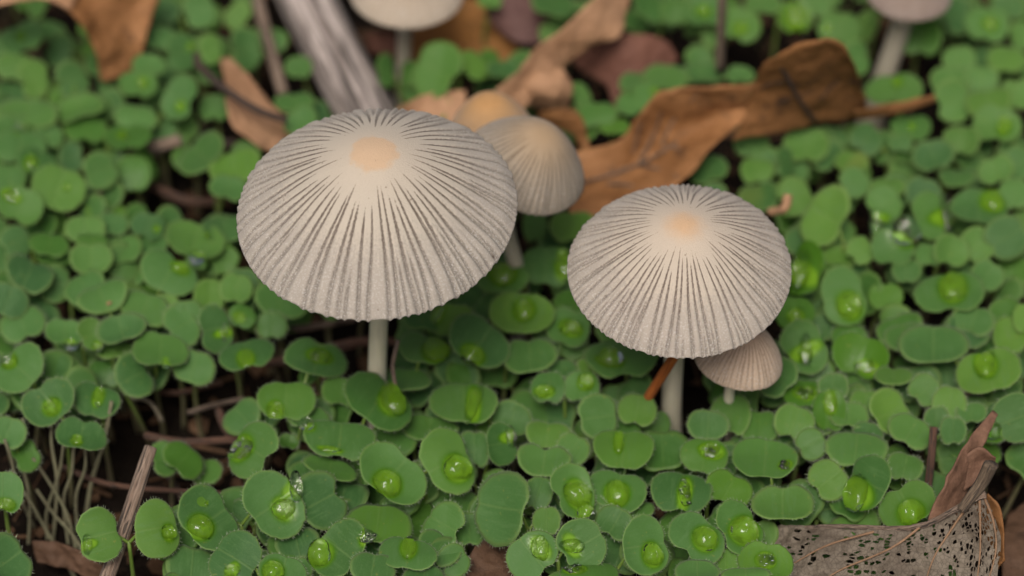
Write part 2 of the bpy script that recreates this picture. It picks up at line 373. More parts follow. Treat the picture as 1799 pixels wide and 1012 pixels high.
# ------------------------------------------------------------------ dead leaves, sticks, straws
def sheet(name, rows, mat, parent, nu=36, nv=18, rough=.35, thick=.14, seed=0, jag=.0, keep=None, origin=None):
    """rows of (px,py,z) control points -> smooth sheet with real thickness"""
    C = [catmull([at(*p) for p in r], nv) for r in rows]
    G = [catmull([c[j] for c in C], nu) for j in range(nv+1)]     # G[j][i]
    g = [[None]*(nu+1) for _ in range(nv+1)]
    for j in range(nv+1):
        for i in range(nu+1):
            p = G[j][i].copy()
            du = G[j][min(i+1, nu)]-G[j][max(i-1, 0)]; dv = G[min(j+1, nv)][i]-G[max(j-1, 0)][i]
            nn = du.cross(dv); nn = nn.normalized() if nn.length > 1e-9 else Vector((0, 0, 1))
            e = min(j, nv-j)/nv; ei = min(i, nu-i)/nu
            p += nn*rough*(nz(p, .35, seed)+.5*nz(p, 1.1, seed+2))
            if jag and (e < .08 or ei < .05): p += dv*(jag*nz(p, 1.6, seed+5))
            g[j][i] = (p, nn)
    V = [g[j][i][0] for j in range(nv+1) for i in range(nu+1)]; Nn = [g[j][i][1] for j in range(nv+1) for i in range(nu+1)]
    w = nu+1; N = len(V); Fc = []; used = set(); edges = {}
    quads = [(j*w+i, j*w+i+1, (j+1)*w+i+1, (j+1)*w+i) for j in range(nv) for i in range(nu) if keep is None or keep(i/nu, j/nv)]
    for q in quads:
        Fc.append(q); Fc.append(tuple(N+k for k in reversed(q)))
        for a, b in zip(q, q[1:]+q[:1]):
            if (b, a) in edges: del edges[(b, a)]
            else: edges[(a, b)] = 1
    for a, b in edges: Fc.append((b, a, N+a, N+b))
    uv = [(i/nu, j/nv, 0) for j in range(nv+1) for i in range(nu+1)]
    V2 = V+[v-n_*thick for v, n_ in zip(V, Nn)]
    o = mesh(name, V2, Fc, mat, parent, uv=uv+uv, origin=origin)
    return o, g
def root_at(name, label, cat, px, py, group=None): 
    p = at(px, py, 0); return thing(name, label, cat, (p.x, p.y, 0), group)
def stick(name, label, cat, pts, rpx, mat, n=24, seg=10, rough=.12, seed=0, taper=1.0, group=None, parent=None):
    path = catmull([at(*p) for p in pts], n); k = pxmm(path[n//2])
    rs = [rpx/k*(1+(taper-1)*i/n) for i in range(n+1)]
    V, Fc, uv = tube_data(path, rs, seg, rough, seed)
    o = mesh(name, V, Fc, mat, parent, uv=uv, origin=path[0] if parent is None else None)
    if parent is None: tag(o, label, cat, group)
    return o

DG_ = 'dead leaves fallen among the seedlings'
t = root_at('dead_leaf', 'large orange-brown dead leaf twisted into an upright curled lobe with a thin tip', 'dead leaf', 1260, 260, DG_)
b0, g0 = sheet('blade', [[(1003, 268, 11), (1000, 322, 9), (1000, 374, 10)], [(1085, 247, 12), (1082, 312, 9), (1078, 380, 10)], [(1122, 203, 15), (1140, 272, 10), (1152, 356, 11)],
      [(1165, 160, 18), (1190, 236, 12.5), (1212, 310, 12.5)], [(1250, 152, 19), (1252, 208, 14), (1248, 262, 13.5)], [(1330, 148, 19), (1322, 182, 15.5), (1306, 212, 14.5)]], OAK, t, 44, 22, .45, seed=2)
b1, g1 = sheet('curled_lobe', [[(1318, 158, 17), (1312, 195, 15), (1286, 246, 12)], [(1342, 112, 23), (1354, 170, 17), (1370, 232, 12)], [(1395, 80, 26), (1412, 150, 19), (1430, 218, 12)],
      [(1450, 66, 27), (1466, 140, 19), (1480, 210, 12)], [(1492, 92, 25), (1505, 150, 18), (1515, 204, 12)], [(1514, 165, 17), (1522, 185, 14.5), (1530, 202, 12)]], OAKD, t, 36, 22, .4, seed=4)
sheet('tip', [[(1500, 192, 14.5), (1502, 208, 12.5)], [(1570, 181, 14), (1576, 199, 12.5)], [(1642, 166, 14.5), (1644, 176, 13.5)]], OAK, t, 24, 6, .2, seed=6)
stick('midrib', '', '', [(1363, 100, 24), (1385, 140, 20.5), (1402, 172, 17.3), (1432, 214, 12.7)], 4, BARKD, parent=t, n=16, seg=6)
stick('midrib', '', '', [(1008, 325, 9.5), (1085, 303, 9.6), (1140, 280, 10.5), (1190, 250, 12.4)], 2.5, BARKB, parent=t, n=16, seg=6)

def ribs(g, lines, r, mat, parent):
    nv_, nu_ = len(g)-1, len(g[0])-1
    for pts in lines:
        path = []
        for (u, v) in pts:
            p, n_ = g[int(round(v*nv_))][int(round(u*nu_))]; path.append(p+n_*(.06 if n_.dot(-F) > 0 else -.06))
        V, Fc, uv = tube_data(catmull(path, 14), [r*(1-.5*i/14) for i in range(15)], 6, .1, 1); mesh('vein', V, Fc, mat, parent, uv=uv)
ribs(g0, [[(.2, .52), (.3, .3), (.42, .1)], [(.35, .5), (.48, .3), (.6, .08)], [(.5, .48), (.62, .3), (.75, .1)], [(.15, .55), (.3, .75), (.4, .95)], [(.32, .52), (.45, .72), (.55, .95)], [(.5, .5), (.6, .7), (.7, .92)]], .16, BARKB, b0)
ribs(g1, [[(.38, .45), (.25, .3), (.12, .25)], [(.45, .6), (.3, .6), (.1, .6)], [(.42, .5), (.58, .3), (.68, .12)], [(.48, .66), (.65, .5), (.85, .35)], [(.5, .8), (.7, .72), (.9, .7)]], .15, BARKD, b1)
t = root_at('dead_leaf', 'long tan dead leaf strip with torn edge propped behind the orange-tan bell mushroom', 'dead leaf', 960, 120, DG_)
sheet('blade', [[(1062, -25, 19), (1112, -20, 16)], [(1012, 28, 18), (1090, 62, 14.5)], [(962, 74, 17), (1036, 86, 14)], [(925, 106, 16), (988, 120, 13)], [(888, 146, 15), (950, 162, 12.5)], [(862, 172, 14), (915, 195, 12)]], TAN, t, 40, 14, .5, jag=.25, seed=8)
sheet('torn_flap', [[(905, 150, 13.5), (950, 128, 14), (985, 117, 14)], [(908, 168, 12), (960, 152, 14), (1007, 150, 13)], [(930, 190, 10), (965, 190, 10.5), (995, 194, 10)]], TAN, t, 20, 16, .7, jag=.3, seed=9)
def single(name, label, rows, mat, seed, **kw):
    p = at(*rows[len(rows)//2][0]); o, g = sheet(name, rows, mat, None, origin=(p.x, p.y, p.z), seed=seed, **kw)
    return tag(o, label, 'dead leaf', DG_)
single('dead_leaf', 'small tan dead leaf lying between the thick grey stick and the orange-tan mushroom', [[(695, 190, 10), (712, 214, 8)], [(752, 165, 11), (760, 216, 9)], [(818, 158, 11), (820, 222, 9)]], TAN, 11)
single('dead_leaf', 'dark brown curled leaf scrap beside the grey-tan bell mushroom', [[(945, 196, 12), (958, 220, 10)], [(1000, 190, 13), (1005, 232, 10)], [(1026, 214, 12), (1024, 262, 9)], [(1032, 255, 10), (1026, 285, 9)]], OAKD, 12)
single('dead_leaf', 'dull reddish dead leaf in shade beside the torn tan strip', [[(1040, 72, 11), (1005, 110, 7)], [(1110, 60, 13), (1062, 150, 8)], [(1168, 70, 12), (1082, 187, 7)], [(1192, 104, 10), (1112, 172, 7)]], RED, 13)
single('dead_leaf', 'ochre dead leaf lying under the blurred cream mushroom', [[(688, 85, 5), (700, 120, 4)], [(760, 15, 7), (760, 120, 4)], [(840, 0, 8), (872, 120, 4)], [(905, 58, 6), (925, 128, 4)]], ORNG, 14)
single('dead_leaf', 'mauve-brown dead leaf resting on the ochre leaf', [[(850, 20, 10), (872, 52, 8)], [(900, -15, 11), (922, 78, 8)], [(972, 0, 10), (992, 62, 8)]], MAUVE, 15)
single('dead_leaf', 'little pink-brown leaf scrap at the foot of the blurred cream mushroom', [[(640, 62, 7), (648, 90, 5)], [(668, 58, 7), (672, 96, 5)], [(712, 62, 6), (712, 92, 5)]], RED, 16)
t = root_at('dead_leaf', 'arched russet dead leaf hanging down into the pale green seedlings', 'dead leaf', 200, 60, DG_)
sheet('blade', [[(70, -30, 19), (180, -40, 20), (290, -30, 17)], [(125, 22, 19), (195, 15, 17), (268, 28, 15)], [(162, 78, 15), (205, 75, 14), (252, 82, 13)], [(180, 146, 10), (208, 135, 10), (238, 118, 10)]], OAK, t, 30, 20, .5, seed=17)
sheet('arched_edge', [[(-40, 14, 20), (-40, -30, 20)], [(20, 6, 21), (20, -35, 21)], [(75, -4, 20.5), (85, -40, 20.5)], [(125, 15, 19.5), (140, -20, 19.5)]], TAN, t, 24, 8, .3, seed=18)
single('dead_leaf', 'light orange dead leaf crossed by a dark twig near the largest mushroom', [[(386, 104, 11), (402, 102, 11)], [(398, 160, 13), (442, 140, 11.5)], [(404, 212, 13), (484, 190, 10.5)], [(448, 252, 11), (530, 214, 8.5)], [(480, 270, 9), (580, 225, 6.5)]], TAN, 19, rough=.4)
single('dead_leaf', 'dark brown dead leaf under the hairy seedlings, between two clusters', [[(846, 938, 9), (905, 944, 8)], [(826, 975, 9), (902, 980, 8)], [(798, 1030, 9), (915, 1035, 8)]], DARKL, 20, jag=.2)
single('dead_leaf', 'flat rust-coloured dead leaf lying beyond the lacy skeleton leaf', [[(1768, 905, 2), (1850, 845, 2)], [(1762, 950, 3), (1850, 930, 3)], [(1760, 1060, 2), (1860, 1060, 2)]], DARKL, 21)
t = root_at('dead_leaf', 'pinkish-brown rolled dead leaf standing against the lacy skeleton leaf', 'dead leaf', 1690, 860, DG_)
sheet('rolled_edge', [[(1744, 720, 17), (1753, 728, 17)], [(1692, 786, 18), (1724, 794, 16.5)], [(1663, 850, 17), (1700, 860, 14)], [(1632, 915, 14), (1690, 925, 12)]], ROLL, t, 34, 12, .4, seed=22)
sheet('lobe', [[(1688, 805, 17), (1690, 830, 16), (1692, 862, 14.5)], [(1722, 784, 18), (1722, 815, 16), (1718, 846, 15)], [(1750, 802, 17), (1748, 815, 16), (1742, 832, 15.5)]], ROLL, t, 20, 14, .3, seed=23)
sheet('curled_side', [[(1738, 866, 15.5), (1712, 888, 13)], [(1756, 893, 15), (1716, 916, 12)], [(1766, 930, 13), (1735, 955, 11)], [(1763, 985, 11), (1750, 1010, 9)]], OAKD, t, 24, 12, .4, seed=24)
# lacy skeleton leaf with real holes
rr_ = random.Random(4); CELL = 8.5
SEED = {}
for a in range(-2, 56):
    for b in range(-2, 22):
        q = nz((a*.22, b*.22, 0), 1, 9)
        SEED[(a, b)] = ((a+rr_.uniform(.1, .9))*CELL, (b+rr_.uniform(.1, .9))*CELL, rr_.random() < (.16+.42*max(0, a/51)**1.1)*(1+1.5*q) and b > 0, rr_.uniform(.9, 3.6))
def keep(u, v):
    x, y = u*430, v*165; a0, b0 = int(x//CELL), int(y//CELL); c = []
    for a in (-1, 0, 1):
        for b in (-1, 0, 1):
            q = SEED.get((a0+a, b0+b))
            if q: c.append((math.hypot(q[0]-x, q[1]-y), q))
    c.sort(key=lambda q: q[0])
    if c[0][1][2] and c[1][0]-c[0][0] > c[0][1][3]: return False
    return True
t = root_at('skeleton_leaf', 'greyish lacy dead leaf riddled with holes and a thick brown stalk', 'dead leaf', 1560, 1000, DG_)
LR = [[(1322, 932, 8), (1312, 990, 8), (1300, 1075, 7)], [(1430, 923, 11.5), (1422, 990, 10.5), (1412, 1075, 9.5)], [(1560, 932, 13), (1552, 990, 11.5), (1545, 1075, 10.5)],
      [(1640, 913, 14.5), (1642, 980, 12.5), (1642, 1075, 11)], [(1700, 882, 16.5), (1706, 960, 13.5), (1702, 1075, 11.5)], [(1729, 862, 17.5), (1759, 955, 14.5), (1738, 1075, 12)]]
bo, bg_ = sheet('blade', LR, LACE, t, 330, 130, .55, .08, seed=30, keep=keep, jag=1.2)
def lacept(u, v): 
    p, n_ = bg_[int(round(v*130))][int(round(u*330))]; return p+n_*(.16 if n_.dot(-F) > 0 else -.16)
def vein(pts, r, mat=VEIN):
    path = catmull([lacept(*p) for p in pts], 18); V, Fc, uv = tube_data(path, [r*(1-.6*i/18) for i in range(19)], 6, .1, 1); mesh('vein', V, Fc, mat, t, uv=uv)
vein([(.99, .02), (.9, .01), (.75, .01), (.5, .01), (.25, .01), (.03, .02)], .42, BARKB)
for pts in ([(.80, .03), (.68, .25), (.60, .5), (.55, .8)], [(.92, .05), (.88, .3), (.86, .6), (.85, .9)], [(.98, .06), (.985, .3), (.97, .6), (.9, .95)], [(.55, .02), (.42, .3), (.28, .6), (.2, .85)], [(.36, .02), (.24, .3), (.12, .6)]):
    vein(pts, .13)
stick('stalk', '', '', [(1690, 896, 16.2), (1708, 872, 17.4), (1726, 848, 18.5), (1742, 816, 20.5)], 9.5, BARKD2, parent=t, n=24, seg=12, rough=.3, taper=1.25)

stick('thick_stick', 'thick weathered grey stick leaning on the soil behind the largest mushroom', 'stick', [(470, -160, 13), (528, -25, 11), (580, 80, 9.5), (640, 195, 8), (672, 262, 6.5)], 47, BARKG, 90, 48, .17, 3)
stick('twig', 'grey-brown split twig standing among bare stalks and seedlings', 'twig', [(266, 786, 15), (244, 850, 13.5), (222, 915, 12), (178, 1040, 9)], 11, BARKB, 26, 9, .3, 4, 1.35)
stick('twig', 'tan broken twig lying on dark soil beside the pale green seedlings', 'twig', [(318, 246, 9), (260, 262, 8.5), (190, 285, 8), (120, 300, 6)], 11, BARKB, 20, 8, .15, 5)
stick('twig', 'blurred pale brown twig beside the thick grey stick', 'twig', [(448, -20, 10), (468, 60, 9), (498, 165, 7)], 11, BARKB, 20, 8, .12, 6)
stick('twig', 'dark forked twig crossing the light orange dead leaf', 'twig', [(345, 96, 16), (352, 118, 15.5), (400, 160, 15), (450, 192, 14.5), (505, 212, 13.5)], 7, BARKD, 24, 8, .15, 7)
stick('twig', 'thin broken twig end leaning beside the stem of the largest mushroom', 'twig', [(699, 598, 17), (690, 640, 15), (694, 672, 13.5), (700, 700, 11)], 4, BARKB, 14, 7, .2, 8)
stick('twig', 'reddish-brown root running across the dark gap of bare soil', 'twig', [(255, 765, 6), (320, 776, 6.5), (405, 772, 7), (440, 768, 7)], 7, BARKR, 18, 7, .15, 9)
stick('twig', 'short reddish root stub meeting the root on bare soil', 'twig', [(384, 722, 6), (395, 750, 6.5), (418, 782, 7)], 8, BARKR, 12, 7, .15, 10)
stick('twig', 'long dark reddish root crossing the soil below the seedlings', 'twig', [(110, 820, 4), (190, 850, 5), (300, 862, 5.5), (400, 868, 6), (450, 880, 5)], 5, BARKR, 20, 7, .15, 11)
stick('twig', 'brown twig lying on soil at the foot of the largest mushroom', 'twig', [(470, 640, 5), (560, 618, 5), (640, 600, 5), (720, 605, 4)], 9, BARKR, 18, 7, .15, 12)
stick('twig', 'dark upright twig beside the rolled pinkish leaf', 'twig', [(1640, 750, 15), (1636, 800, 13), (1630, 860, 10)], 7, BARKR, 12, 7, .15, 13)
stick('twig', 'thin brown stalk rising from seedlings beside the curled orange leaf', 'twig', [(1269, -30, 24), (1268, 40, 19), (1264, 125, 12)], 8, BARKB, 14, 8, .1, 14)
stick('twig', 'thin bent brown stem below the pale seedlings on the dark soil', 'twig', [(180, 338, 10), (150, 350, 9), (118, 375, 8), (92, 410, 6)], 4, BARKB, 14, 6, .1, 15)
for k, (lb, pts, r_, mt) in enumerate([
    ('thin dark root in the soil gap beneath the bilobed seedlings', [(210, 668, 4), (300, 690, 4), (390, 672, 4.5)], 5, BARKR),
    ('slender straw bent over the bare soil by the reddish root', [(225, 700, 5), (262, 706, 6), (285, 740, 4)], 3.5, STRAW),
    ('pale brown twig half buried under the edge of the largest cap', [(455, 585, 4), (540, 575, 5), (625, 560, 5)], 6, BARKB),
    ('brown twig lying across the soil gap beside the broken twig', [(250, 318, 5), (330, 352, 5), (400, 350, 4)], 8, BARKR),
    ('dark crooked twig under the pale orange leaf', [(330, 225, 4), (380, 248, 5), (470, 262, 4)], 8, BARKD),
    ('short brown straw lying below the notched seedlings by the root', [(330, 725, 4), (372, 712, 4.5), (428, 700, 4)], 4, BARKB),
    ('rotten twig on dark soil below the reddish roots', [(260, 800, 2), (300, 840, 2.5), (330, 900, 2)], 6, BARKD)]):
    stick('twig', lb, 'twig', pts, r_, mt, 16, 7, .2, 60+k)
stick('grass_blade', 'bright orange dead grass blade leaning on the mid-sized mushroom stem', 'grass blade', [(1196, 606, 20), (1178, 636, 17.5), (1158, 668, 14.5), (1138, 700, 11.5), (1118, 732, 8)], 9, ORANGE, 16, 8, .06, 16)
stick('twig', 'tan crumb of broken twig beside the mid-sized mushroom cap', 'twig', [(1384, 342, 15), (1378, 366, 14), (1352, 372, 13)], 8, TAN, 10, 7, .3, 17)
STALK = bark_material('pale_stalk', (.22, .22, .12), (.33, .32, .19), (.16, .13, .08))
for k, pts in enumerate([[(8, 772, 12), (22, 815, 9.5), (30, 860, 6), (62, 930, 0)], [(97, 690, 12.5), (90, 770, 9), (100, 850, 5), (92, 965, -.5)], [(130, 770, 12), (126, 830, 8), (112, 880, 4), (121, 962, -.5)], [(196, 705, 12.5), (184, 770, 9), (160, 850, 4), (150, 912, 0)],
                         [(58, 805, 9), (88, 850, 6), (118, 905, 3), (138, 985, -.5)], [(64, 860, 5), (96, 905, 3.5), (128, 940, 2), (158, 990, 0)], [(40, 735, 12), (38, 800, 8), (52, 880, 4), (50, 962, -.5)], [(148, 770, 11), (150, 820, 7.5), (134, 870, 4), (136, 935, 0)],
                         [(20, 830, 7), (58, 890, 4), (92, 950, 2), (132, 1015, 0)], [(112, 780, 10), (104, 830, 6), (82, 900, 2), (84, 950, 0)]]):
    stick('bare_stalk', 'pale leafless stalk in the tangle beside the split twig', 'stalk', pts, 2.7 if k != 3 else 3.6, STALK, 22, 8, .10, 30+k, 1.15, group='pale bare stalks in a tangle')
single('dead_leaf', 'brown crumpled leaf strip lying on soil below the bare stalks', [[(60, 948, 3), (70, 985, 1.5)], [(130, 960, 4), (125, 1002, 2)], [(200, 1002, 3), (180, 1035, 1.5)]], DARKL, 40, jag=.3, rough=.8)
stick('straw', 'short pale straw poking from soil beside the split twig', 'straw', [(326, 980, 6), (312, 1000, 5), (300, 1025, 4)], 6, STRAW, 10, 7, .2, 41)

